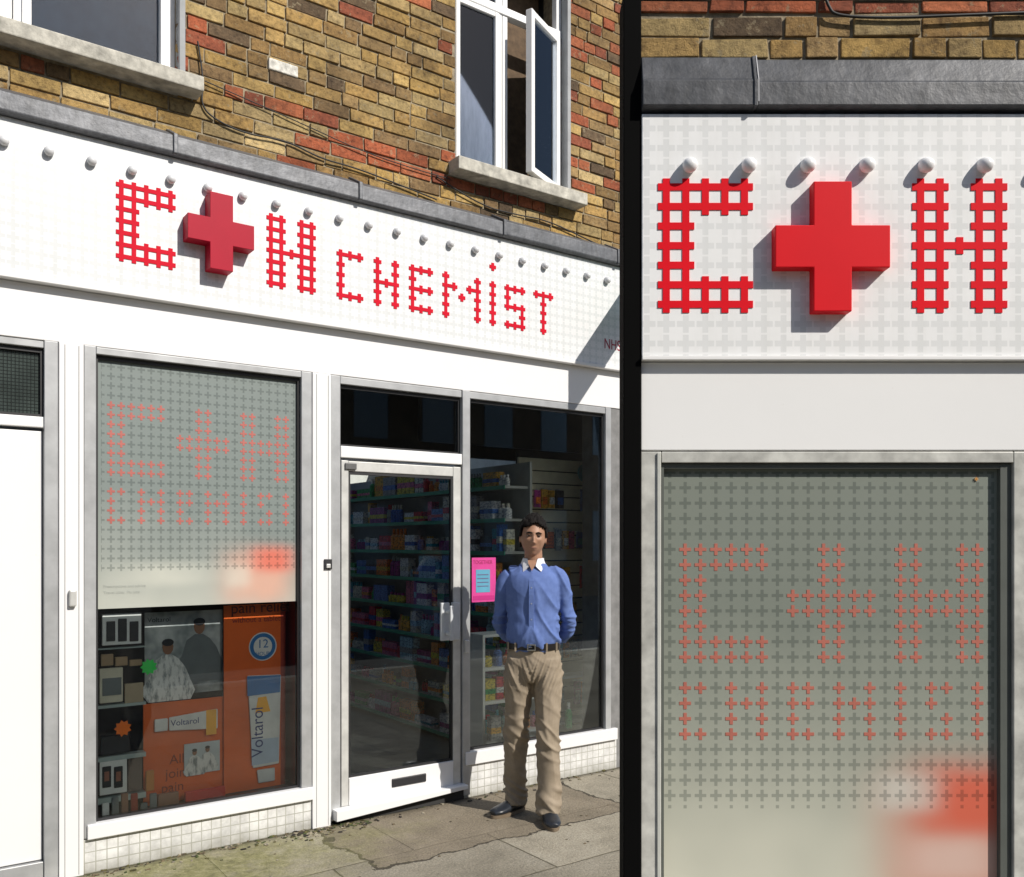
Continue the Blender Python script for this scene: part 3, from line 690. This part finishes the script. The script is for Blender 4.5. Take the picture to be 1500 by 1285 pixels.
# ================================================================= GROUND
def pave_mat():
    m = NT('pavement'); x, y, z = m.sep()
    base = m.ramp(m.noise(2.2, 8, .7), [(.28, (.25, .225, .175)), (.5, (.40, .36, .285)), (.72, (.50, .46, .38))])
    sp = m.ramp(m.noise(90, 5, .8), [(.35, (.55, .55, .55)), (.65, (1.15, 1.15, 1.12))])
    c = m.mix(1, base, sp, 'MULTIPLY')
    br = m.n.new('ShaderNodeTexBrick'); br.inputs['Scale'].default_value = 1
    br.inputs['Brick Width'].default_value = .9; br.inputs['Row Height'].default_value = .62; br.inputs['Mortar Size'].default_value = .006; br.inputs['Mortar Smooth'].default_value = .5
    br.inputs['Color1'].default_value = (1, 1, 1, 1); br.inputs['Color2'].default_value = (.78, .78, .78, 1); br.inputs['Mortar'].default_value = (.35, .34, .28, 1)
    dist = m.n.new('ShaderNodeVectorMath'); dist.operation = 'ADD'
    nz = m.n.new('ShaderNodeTexNoise'); nz.inputs['Scale'].default_value = 2.5; m.l(m.co, nz.inputs['Vector'])
    sc_ = m.n.new('ShaderNodeVectorMath'); sc_.operation = 'SCALE'; sc_.inputs['Scale'].default_value = .03
    m.l(nz.outputs['Color'], sc_.inputs[0]); m.l(m.co, dist.inputs[0]); m.l(sc_.outputs[0], dist.inputs[1]); m.l(dist.outputs[0], br.inputs['Vector'])
    c = m.mix(1, c, br.outputs['Color'], 'MULTIPLY')
    wob = m.math('MULTIPLY', m.math('SUBTRACT', m.noise(2.6, 5, .6), .5), .42)
    px = m.math('DIVIDE', m.math('ABSOLUTE', m.math('SUBTRACT', x, 2.35)), .85); py = m.math('DIVIDE', m.math('ABSOLUTE', m.math('ADD', y, .25)), .52)
    pd = m.math('ADD', m.math('MAXIMUM', px, py), wob)
    patch = m.math('LESS_THAN', pd, 1.0)
    edge = m.math('LESS_THAN', m.math('ABSOLUTE', m.math('SUBTRACT', pd, 1.0)), .013)
    pc = m.ramp(m.noise(3, 8, .7), [(.3, (.17, .14, .10)), (.55, (.27, .225, .165)), (.75, (.36, .31, .24))])
    c = m.mix(m.math('MULTIPLY', patch, .9), c, m.mix(1, pc, sp, 'MULTIPLY')); c = m.mix(edge, c, (.06, .05, .035))
    f = m.math('SUBTRACT', 1.35, m.math('MULTIPLY', m.math('ABSOLUTE', m.math('SUBTRACT', x, .8)), .62))
    f = m.math('SUBTRACT', f, m.math('MULTIPLY', m.math('ABSOLUTE', m.math('ADD', y, .28)), .8))
    f = m.math('MULTIPLY', m.math('MAXIMUM', f, 0), m.math('MULTIPLY', m.noise(5, 7, .75), 2.3))
    f = m.math('MINIMUM', m.math('MAXIMUM', m.math('SUBTRACT', f, .55), 0), .85)
    mossc = m.ramp(m.noise(22, 6, .8), [(.3, (.07, .07, .02)), (.52, (.24, .23, .09)), (.72, (.42, .39, .24))])
    c = m.mix(f, c, mossc)
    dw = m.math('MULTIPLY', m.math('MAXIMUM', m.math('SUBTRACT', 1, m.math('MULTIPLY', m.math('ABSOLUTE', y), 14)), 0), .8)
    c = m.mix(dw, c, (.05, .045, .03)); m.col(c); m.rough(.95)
    h = m.math('ADD', m.math('MULTIPLY', m.noise(45, 8, .75), 1.0), m.math('MULTIPLY', m.noise(5, 5), 1.5))
    h = m.math('ADD', h, m.math('MULTIPLY', br.outputs['Fac'], -.8)); h = m.math('SUBTRACT', h, edge); m.bump(h, .012, .9); return m.m
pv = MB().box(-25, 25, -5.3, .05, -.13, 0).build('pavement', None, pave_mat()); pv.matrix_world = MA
kb = MB().box(-25, 25, -5.45, -5.303, -.2, -.002).build('kerb', None, SILL, bevel=.01); kb.matrix_world = MA
gr = MB().box(-200, 200, -200, 200, -.3, -.126).build('road', None, simple('asphalt', (.05, .05, .052), .9, bump=.006, var=.3)); gr.matrix_world = MA
dm = MB()
for i in range(420):
    x = random.choice([random.uniform(.3, 1.7), random.uniform(-.2, 3.8), random.uniform(1.3, 1.8)]); y = -.01-abs(random.gauss(0, .07)); s = random.uniform(.003, .010)
    c = random.choice([(.05, .07, .02), (.1, .09, .03), (.15, .12, .07), (.03, .025, .02), (.3, .27, .2)])
    dm.box(x, x+s*random.uniform(1, 3), y, y+s*1.5, .0, s*.6, c, j=s*.3)
for i in range(60):
    x = random.uniform(.2, 3.6); y = -random.uniform(.05, 1.3); s = random.uniform(.003, .007)
    dm.box(x, x+s*2, y, y+s*1.5, .0, s*.4, random.choice([(.12, .09, .05), (.3, .28, .22), (.06, .05, .03)]), j=s*.3)
o = dm.build('leaf_litter', None, LITTER); o.matrix_world = MA
OB = empty('brick_terrace', MA); m1 = MB(); m1.box(-25, 25, -22, -17, -.2, 7.5); m1.build('walls', OB, simple('terrace_brick', (.20, .13, .08), .9, var=.3, scale=2))
m1 = MB()
for i in range(-11, 12):
    for z in (1.0, 4.4): m1.box(i*2.1-.5, i*2.1+.5, -17, -16.96, z, z+1.6)
m1.build('windows', OB, simple('terrace_glass', (.25, .3, .35), .2)); box('roof', OB, simple('slate', (.06, .06, .07), .7), -25, 25, -22.3, -16.8, 7.5, 8.0)

# ================================================================= MAN
M = empty('man', Matrix.Translation((.122, 5.12, 0)) @ Matrix.Rotation(math.radians(-6), 4, 'Z') @ Matrix.Scale(.99, 4))
def cat(pts, k=4):
    out = []; n = len(pts)
    for i in range(n-1):
        p0 = pts[max(i-1, 0)]; p1 = pts[i]; p2 = pts[i+1]; p3 = pts[min(i+2, n-1)]
        for j in range(k):
            t = j/k; out.append(tuple(.5*((2*b)+(-a+c)*t+(2*a-5*b+4*c-d)*t*t+(-a+3*b-3*c+d)*t**3) for a, b, c, d in zip(p0, p1, p2, p3)))
    out.append(pts[-1]); return out
def tube(mb, data, seg=24, k=4):
    D_ = cat(data, k); b = len(mb.v); n = len(D_)
    for i, d in enumerate(D_):
        p = Vector(d[:3]); a = Vector(D_[max(i-1, 0)][:3]); c = Vector(D_[min(i+1, n-1)][:3]); t = (c-a).normalized()
        X = Vector((1, 0, 0)) if abs(t.x) < .9 else Vector((0, 0, 1)); X = (X-t*X.dot(t)).normalized(); Y = t.cross(X)
        for q in range(seg):
            an = 2*math.pi*q/seg; mb.v.append(tuple(p+X*math.cos(an)*d[3]+Y*math.sin(an)*d[4]))
    for i in range(n-1):
        for q in range(seg):
            r = (q+1) % seg; mb.f.append((b+i*seg+q, b+i*seg+r, b+(i+1)*seg+r, b+(i+1)*seg+q)); mb.c.append((1, 1, 1))
    mb.f.append(tuple(b+i for i in reversed(range(seg)))); mb.f.append(tuple(b+(n-1)*seg+i for i in range(seg))); mb.c += [(1, 1, 1)]*2
def fuse(mb, name, mat, vox, smooth=4, disp=None):
    o = mb.build(name, M, mat); r = o.modifiers.new('r', 'REMESH'); r.mode = 'VOXEL'; r.voxel_size = vox; r.use_smooth_shade = True
    s = o.modifiers.new('s', 'SMOOTH'); s.factor = .5; s.iterations = smooth
    bpy.context.view_layer.update(); dg = bpy.context.evaluated_depsgraph_get()
    me = bpy.data.meshes.new_from_object(o.evaluated_get(dg)); o.modifiers.clear(); o.data = me
    if disp:
        ns = [v.normal.copy() for v in me.vertices]
        for v, nn in zip(me.vertices, ns): v.co += nn*disp(v.co)
    for p in me.polygons: p.use_smooth = True
    if not me.materials: me.materials.append(mat)
    return o
SHIRT = NT('blue_shirt'); SHIRT.col(SHIRT.ramp(SHIRT.noise(30, 3), [(.3, (.10, .155, .37)), (.7, (.125, .19, .43))])); SHIRT.rough(.85); SHIRT.b.inputs['Specular IOR Level'].default_value = .2; SHIRT.bump(SHIRT.noise(400, 2), .0008, .5); SHIRT = SHIRT.m
CHINO = NT('beige_chinos'); CHINO.col(CHINO.ramp(CHINO.noise(14, 4), [(.3, (.245, .20, .145)), (.7, (.32, .265, .20))])); CHINO.rough(.9); CHINO.b.inputs['Specular IOR Level'].default_value = .2; CHINO.bump(CHINO.noise(300, 2), .0008, .5); CHINO = CHINO.m
SKIN = simple('skin', (.35, .19, .12), .55, var=.14, scale=30); HAIR = simple('black_hair', (.006, .0045, .004), .75, var=.3, scale=90, bump=.003, bscale=160, spec=.2)
def ridge(v):
    a = noise.noise(v); return max(0, 1-abs(a)*3.0)**1.5
def shirtf(co):
    e = .4+min(1, max(0, (1.40-co.z)*3))*.6
    s = 1 if co.x > 0 else -1
    a = ridge(Vector((co.x*4.5, co.y*4+3.1, co.z*7+s*co.x*9)))
    a2 = ridge(Vector((co.x*8+2, co.y*6, co.z*9-s*co.x*8)))*.5
    b = ridge(Vector((co.x*10+7+co.z*4, co.y*5, co.z*5)))*max(0, 1-abs(co.z-1.05)/.10)
    el = ridge(Vector((co.x*4, co.y*6, co.z*24+1)))*math.exp(-((co.z-1.14)/.10)**2)*(1 if abs(co.x) > .14 else 0)
    return (a*.013+a2*.008+b*.009+el*.012-.007)*e + noise.noise(co*20)*.002
def trouserf(co):
    kn = math.exp(-((co.z-.48)/.10)**2); an = math.exp(-((co.z-.13)/.09)**2); cr = math.exp(-((co.z-.84)/.08)**2)
    a = ridge(Vector((co.x*5+8, co.y*5, co.z*16+co.x*10)))*(.3+kn*1.1+an*1.4)
    b = ridge(Vector((co.x*9, co.y*4+5, co.z*2.5)))*.7
    c = ridge(Vector((co.x*6, 3, co.z*14-abs(co.x)*40)))*cr*1.2
    return (a+b+c)*.0105-.005+noise.noise(co*20)*.0018
mb = MB()
tube(mb, [(0, .0, .975, .142, .100), (0, -.003, 1.02, .152, .110), (0, -.008, 1.09, .154, .116), (0, -.006, 1.2, .150, .112), (0, -.006, 1.31, .158, .114), (0, 0, 1.38, .156, .106), (0, .008, 1.425, .128, .084), (0, .012, 1.46, .086, .066), (0, .012, 1.495, .060, .056)], 32)
for s in (-1, 1):
    tube(mb, [(s*.09, .012, 1.424, .042, .042), (s*.140, .012, 1.408, .047, .050), (s*.168, .013, 1.365, .047, .053), (s*.178, .016, 1.30, .045, .051), (s*.190, .030, 1.22, .042, .048), (s*.202, .050, 1.15, .040, .046), (s*.198, .082, 1.095, .038, .043), (s*.165, .13, 1.045, .036, .038), (s*.13, .160, 1.015, .033, .034)], 20)
fuse(mb, 'shirt', SHIRT, .006, 3, shirtf)
mb = MB()
tube(mb, [(0, .0, 1.005, .142, .102), (0, 0, .96, .150, .110), (0, .004, .90, .160, .118), (0, .004, .84, .156, .112), (0, .004, .80, .12, .09)], 32)
ft = [(-1, -.115, .10), (1, .095, -.06)]
for s, fx, fy in ft:
    tube(mb, [(s*.076, .004, .93, .080, .106), (s*.082, .004, .83, .087, .106), (s*.087, fy*.2, .70, .083, .096), (fx*.9, fy*.45-.01, .52, .072, .083), (fx*.95, fy*.6, .42, .070, .080), (fx, fy*.8+.012, .28, .067, .077), (fx, fy+.014, .14, .062, .074), (fx, fy+.008, .075, .066, .084), (fx, fy+.004, .045, .068, .092)], 24)
fuse(mb, 'trousers', CHINO, .006, 2, trouserf)
def ring(name, z0, z1, rx, ry, yc, mat, t=.004, a0=0, a1=2*math.pi, tilt=0):
    mb = MB(); N = 48; full = abs(a1-a0-2*math.pi) < 1e-6; n = N if full else N+1
    for i in range(n):
        a = a0+(a1-a0)*i/N; c, s = math.cos(a), math.sin(a)
        for (r, z) in ((0, z0), (t, z0), (t+tilt, z1), (tilt, z1)): mb.v.append((c*(rx+r), yc+s*(ry+r), z))
    for i in range(N):
        j = (i+1) % n if full else i+1
        for k in range(4): mb.f.append((i*4+k, j*4+k, j*4+(k+1) % 4, i*4+(k+1) % 4)); mb.c.append((1, 1, 1))
    return mb.build(name, M, mat, smooth=False)
ring('belt', .983, 1.018, .151, .111, 0, simple('belt_leather', (.012, .010, .009), .35), .006)
bk = MB(); bk.box(-.024, .024, -.128, -.117, .982, .989); bk.box(-.024, .024, -.128, -.117, 1.013, 1.020); bk.box(-.024, -.018, -.128, -.117, .989, 1.013); bk.box(.018, .024, -.128, -.117, .989, 1.013); bk.box(-.018, .004, -.127, -.119, 1.0, 1.003); bk.build('belt_buckle', M, simple('steel', (.7, .68, .6), .25, metal=1), bevel=.001)
lp = MB()
for a in (-2.2, -1.0, -.5, -2.65):
    x, y = .159*math.cos(a), .119*math.sin(a); lp.box(x-.005, x+.005, y-.005, y+.003, .975, 1.024)
lp.build('belt_loops', M, CHINO)
def front_y(z):
    T_ = [(1.0, -.110), (1.09, -.127), (1.2, -.122), (1.31, -.124), (1.38, -.110), (1.425, -.082), (1.475, -.056)]
    for (a, ya), (b, yb) in zip(T_[:-1], T_[1:]):
        if a <= z <= b: return ya+(yb-ya)*(z-a)/(b-a)
    return -.11
pm = MB(); zs = [1.02+.02*i for i in range(21)]
for a, b in zip(zs[:-1], zs[1:]):
    pm.v += [(-.014, front_y(a)-.004, a), (.014, front_y(a)-.004, a), (.014, front_y(b)-.004, b), (-.014, front_y(b)-.004, b), (-.014, front_y(a)+.01, a), (.014, front_y(a)+.01, a), (.014, front_y(b)+.01, b), (-.014, front_y(b)+.01, b)]
    q = len(pm.v)-8; pm.f += [(q, q+1, q+2, q+3), (q, q+3, q+7, q+4), (q+1, q+5, q+6, q+2)]; pm.c += [(1, 1, 1)]*3
pm.build('placket', M, SHIRT)
bt = MB()
for z in (1.07, 1.16, 1.25, 1.34): bt.poly([(.004*math.cos(i*.785), z+.004*math.sin(i*.785)) for i in range(8)], front_y(z)-.006, front_y(z))
bt.build('buttons', M, simple('button', (.3, .33, .4), .4))
COL = simple('white_collar', (.66, .66, .70), .7, var=.03)
ring('collar_band', 1.470, 1.505, .060, .056, .012, COL, .004, math.radians(-60), math.radians(240), -.002)
cm = MB()
for s in (-1, 1):
    cm.v += [(s*.028, -.050, 1.500), (s*.059, -.010, 1.508), (s*.072, -.006, 1.472), (s*.052, -.078, 1.430), (s*.020, -.072, 1.462),
             (s*.028, -.044, 1.496), (s*.055, -.008, 1.502), (s*.068, -.002, 1.466), (s*.050, -.068, 1.424), (s*.020, -.064, 1.456)]
    q = len(cm.v)-10; cm.f += [tuple(q+i for i in (0, 1, 2, 3, 4)), tuple(q+5+i for i in (4, 3, 2, 1, 0))]+[(q+i, q+(i+1) % 5, q+5+(i+1) % 5, q+5+i) for i in range(5)]; cm.c += [(1, 1, 1)]*7
cm.build('collar_wings', M, COL)
cm = MB(); cm.v += [(-.022, -.069, 1.475), (.022, -.069, 1.475), (0, -.090, 1.435), (-.03, -.042, 1.495), (.03, -.042, 1.495)]; cm.f += [(0, 2, 1), (0, 1, 4, 3)]; cm.c += [(1, 1, 1)]*2; cm.build('open_neck', M, SKIN)
HM = Matrix.Translation((0, -.012, 1.627)) @ Matrix.Rotation(math.radians(8), 4, 'Z') @ Matrix.Rotation(math.radians(3), 4, 'Y')
HS = 1.0
def hd(d):
    x, y, z = d.x*.071, d.y*.092, d.z*.116
    if d.z < 0:
        k = (-d.z)**1.8; x *= 1-.20*k
        if y > 0: y *= 1-.45*k
        else: y *= 1-.10*k
    if y < 0: y *= .97
    if d.y < 0:
        g = lambda cx, cz, sx, sz: math.exp(-((x-cx)/sx)**2-((z-cz)/sz)**2)
        y -= .005*g(0, .028, .050, .010)
        for s in (-1, 1):
            y += .012*g(s*.028, .008, .016, .011); y -= .004*g(s*.042, -.018, .016, .014); y -= .006*g(s*.009, -.032, .007, .007); y += .003*g(s*.034, -.055, .012, .02)
        t = min(1, max(0, (.012-z)/.045))
        if -.04 < z < .02: y -= (.005+.015*t)*math.exp(-(x/.0095)**2)*(1 if z > -.033 else .5)
        y -= .006*g(0, -.058, .020, .006); y -= .005*g(0, -.068, .016, .005); y += .004*g(0, -.0625, .02, .002); y -= .008*g(0, -.098, .02, .014)
    return Vector((x, y, z))*HS
def sph(fn, n=64, m=48, mat=None):
    mb = MB()
    for i in range(m+1):
        ph = math.pi*i/m
        for j in range(n):
            a = 2*math.pi*j/n; v = fn(Vector((math.sin(ph)*math.cos(a), math.sin(ph)*math.sin(a), math.cos(ph))))
            mb.v.append(tuple(HM @ v))
    for i in range(m):
        for j in range(n):
            k = (j+1) % n; mb.f.append((i*n+j, (i+1)*n+j, (i+1)*n+k, i*n+k)); mb.c.append((1, 1, 1))
    return mb
def merge(mb, o):
    b = len(mb.v); mb.v += o.v; mb.f += [tuple(b+i for i in f) for f in o.f]; mb.c += o.c
mb = sph(hd)
tube(mb, [(0, .02, 1.43, .056, .056), (0, .016, 1.49, .053, .054), (0, .010, 1.55, .051, .055), (0, .01, 1.60, .048, .055)], 24)
for s in (-1, 1): merge(mb, sph(lambda d: Vector((d.x*.009+s*.004*abs(d.z)+s*.071, d.y*.016+d.x*.004*s+.008, d.z*.030-.005)), 16, 12))
fuse(mb, 'head', SKIN, .0032, 1)
EYW = simple('eye_white', (.30, .27, .25), .3); IR = simple('iris', (.015, .008, .005), .2)  # eye white dimmed, brow shade put into the colour
def hmb(e): e.v = [tuple(HM @ (Vector(v)*HS)) for v in e.v]; return e
for s in (-1, 1):
    sph(lambda d: Vector((d.x*.0112+s*.0285, d.y*.010-.0748, d.z*.0042+.008)), 20, 12).build('eye', M, EYW, smooth=True)
    sph(lambda d: Vector((d.x*.0056+s*.0285, d.y*.005-.0816, d.z*.0046+.008)), 16, 10).build('iris', M, IR, smooth=True)
    e = MB(); tube(e, [(s*.010, -.0895, .022, .0028, .003), (s*.026, -.088, .0265, .0045, .0045), (s*.045, -.072, .021, .002, .002)], 8); hmb(e).build('eyebrow', M, HAIR)
    e = MB(); tube(e, [(s*.014, -.079, .009, .0015, .0015), (s*.028, -.0855, .0130, .0030, .0028), (s*.043, -.073, .009, .0015, .0015)], 8); hmb(e).build('eyelid', M, simple('lid_shadow', (.14, .07, .045), .6))  # lid darker than the skin: brow shadow painted in
e = MB(); tube(e, [(-.022, -.081, -.061, .0012, .0012), (-.01, -.091, -.060, .003, .003), (0, -.0925, -.061, .0035, .0035), (.01, -.091, -.060, .003, .003), (.022, -.081, -.061, .0012, .0012)], 10); hmb(e).build('lips', M, simple('lip', (.20, .09, .065), .5))
hm = MB(); n, m_ = 120, 90
def hairline(d):
    j = noise.noise(d*16)*.07
    if d.y < -.35: lim = .58-.10*abs(d.x)+.06*math.sin(d.x*5+1)
    elif d.y < .05: lim = .04 if abs(d.x) > .5 else .5
    else: lim = -.45
    return d.z > lim+j
for i in range(m_+1):
    ph = math.pi*i/m_
    for j in range(n):
        a = 2*math.pi*j/n; d = Vector((math.sin(ph)*math.cos(a), math.sin(ph)*math.sin(a), math.cos(ph)))
        p = hd(d); nz = noise.noise(Vector((d.x*8, d.y*4, d.z*4)))*.006+noise.noise(Vector((d.x*30, d.y*8, d.z*10)))*.004; up = max(0, d.z)
        hm.v.append(tuple(HM @ (p+d*(.005+.014*up+nz))))
for i in range(m_):
    for j in range(n):
        k = (j+1) % n; ph = math.pi*(i+.5)/m_; a = 2*math.pi*(j+.5)/n; d = Vector((math.sin(ph)*math.cos(a), math.sin(ph)*math.sin(a), math.cos(ph)))
        if hairline(d): hm.f.append((i*n+j, (i+1)*n+j, (i+1)*n+k, i*n+k)); hm.c.append((1, 1, 1))
ho = hm.build('hair', M, HAIR, smooth=True, fix=False); so = ho.modifiers.new('s', 'SOLIDIFY'); so.thickness = .014; so.offset = 0
for s in (-1, 1):
    mb = MB()
    tube(mb, [(s*.14, .160, 1.03, .028, .028), (s*.105, .180, .99, .027, .022), (s*.075, .187, .965, .036, .018), (s*.035, .190 + .012*s, .945, .040, .017), (s*.012, .190+.012*s, .935, .034, .014)], 16)
    for q in range(4):
        L = [.030, .036, .034, .026][q]; o = -.024+.016*q
        tube(mb, [(s*.02, .19+.012*s, .938+o*.9, .009, .009), (s*-.012, .194+.02*s, .930+o, .0088, .0088), (s*(-.012-L), .182+.022*s, .920+o, .008, .008), (s*(-.012-L*1.5), .168+.02*s, .916+o, .0068, .0068)], 8)
    tube(mb, [(s*.075, .19, .985, .011, .011), (s*.05, .205, .999, .0105, .0105), (s*.022, .212, .995, .009, .009), (s*.0, .208, .985, .0075, .0075)], 8)
    fuse(mb, 'hand', SKIN, .004, 1)
    ring_ = MB(); tube(ring_, [(s*.140, .152, 1.024, .036, .036), (s*.122, .167, 1.006, .035, .034)], 20, 2); ring_.build('cuff', M, SHIRT, smooth=False)
SHOE = simple('navy_shoe', (.018, .022, .03), .35, var=.3, scale=30); SOLE = simple('sole', (.16, .12, .08), .7)
for (s, fx, fy), yaw in zip(ft, (-38, 12)):
    F = empty('shoe', Matrix(), M); F.matrix_local = Matrix.Translation((fx, fy, 0)) @ Matrix.Rotation(math.radians(yaw), 4, 'Z')
    mb = MB(); tube(mb, [(0, .075, .045, .025, .024), (0, .06, .052, .037, .038), (0, .0, .055, .040, .042), (0, -.05, .046, .044, .034), (0, -.11, .038, .050, .026), (0, -.16, .034, .045, .021), (0, -.19, .030, .026, .014)], 20)
    mb.v = [(v[0], v[1], max(v[2], .016)) for v in mb.v]
    o = fuse(mb, 'shoe_upper', SHOE, .005, 2); o.parent = F
    sp = MB(); pts = []
    for i in range(36):
        a = 2*math.pi*i/36; yy = -.058-math.cos(a)*.140; w = (.049 if yy < -.04 else .042); pts.append((math.sin(a)*w, yy))
    for z in (0.001, .02):
        for x, y in pts: sp.v.append((x, y, z))
    for i in range(36): j = (i+1) % 36; sp.f.append((i, j, 36+j, 36+i)); sp.c.append((1, 1, 1))
    sp.f.append(tuple(reversed(range(36)))); sp.f.append(tuple(range(36, 72))); sp.c += [(1, 1, 1)]*2
    sp.build('sole', F, SOLE)
    lc = MB()
    for q in range(3): lc.box(-.022, .022, -.06-.02*q, -.054-.02*q, .076-.010*q, .081-.010*q)
    lc.build('laces', F, SOLE)

# ================================================================= LIGHT, WORLD, CAMERA
EL = math.radians(38.5); az = Vector((.809, -.588, 0)).normalized()
to_sun = Vector((az.x*math.cos(EL), az.y*math.cos(EL), math.sin(EL)))
ld = bpy.data.lights.new('sun', 'SUN'); ld.energy = 5.0; ld.angle = math.radians(.5); ld.color = (1, .945, .86)
lo = link(bpy.data.objects.new('sun', ld)); lo.rotation_euler = to_sun.to_track_quat('Z', 'Y').to_euler(); lo.location = (6, -6, 10)
w = bpy.data.worlds.new('World'); sc.world = w; w.use_nodes = True
sky = w.node_tree.nodes.new('ShaderNodeTexSky'); sky.sky_type = 'NISHITA'; sky.sun_disc = False
sky.sun_elevation = EL; sky.sun_rotation = math.atan2(az.x, az.y)
bg = w.node_tree.nodes['Background']; bg.inputs[1].default_value = .095; w.node_tree.links.new(sky.outputs[0], bg.inputs[0])
cd = bpy.data.cameras.new('camera'); cd.sensor_width = 36; cd.sensor_fit = 'HORIZONTAL'; cd.lens = 1304/1500*36; cd.shift_y = 152.5/1500
cd.clip_start = .05; cd.clip_end = 600
co = link(bpy.data.objects.new('camera', cd)); co.location = (0, 0, EYE); co.rotation_euler = (math.pi/2, 0, 0); sc.camera = co
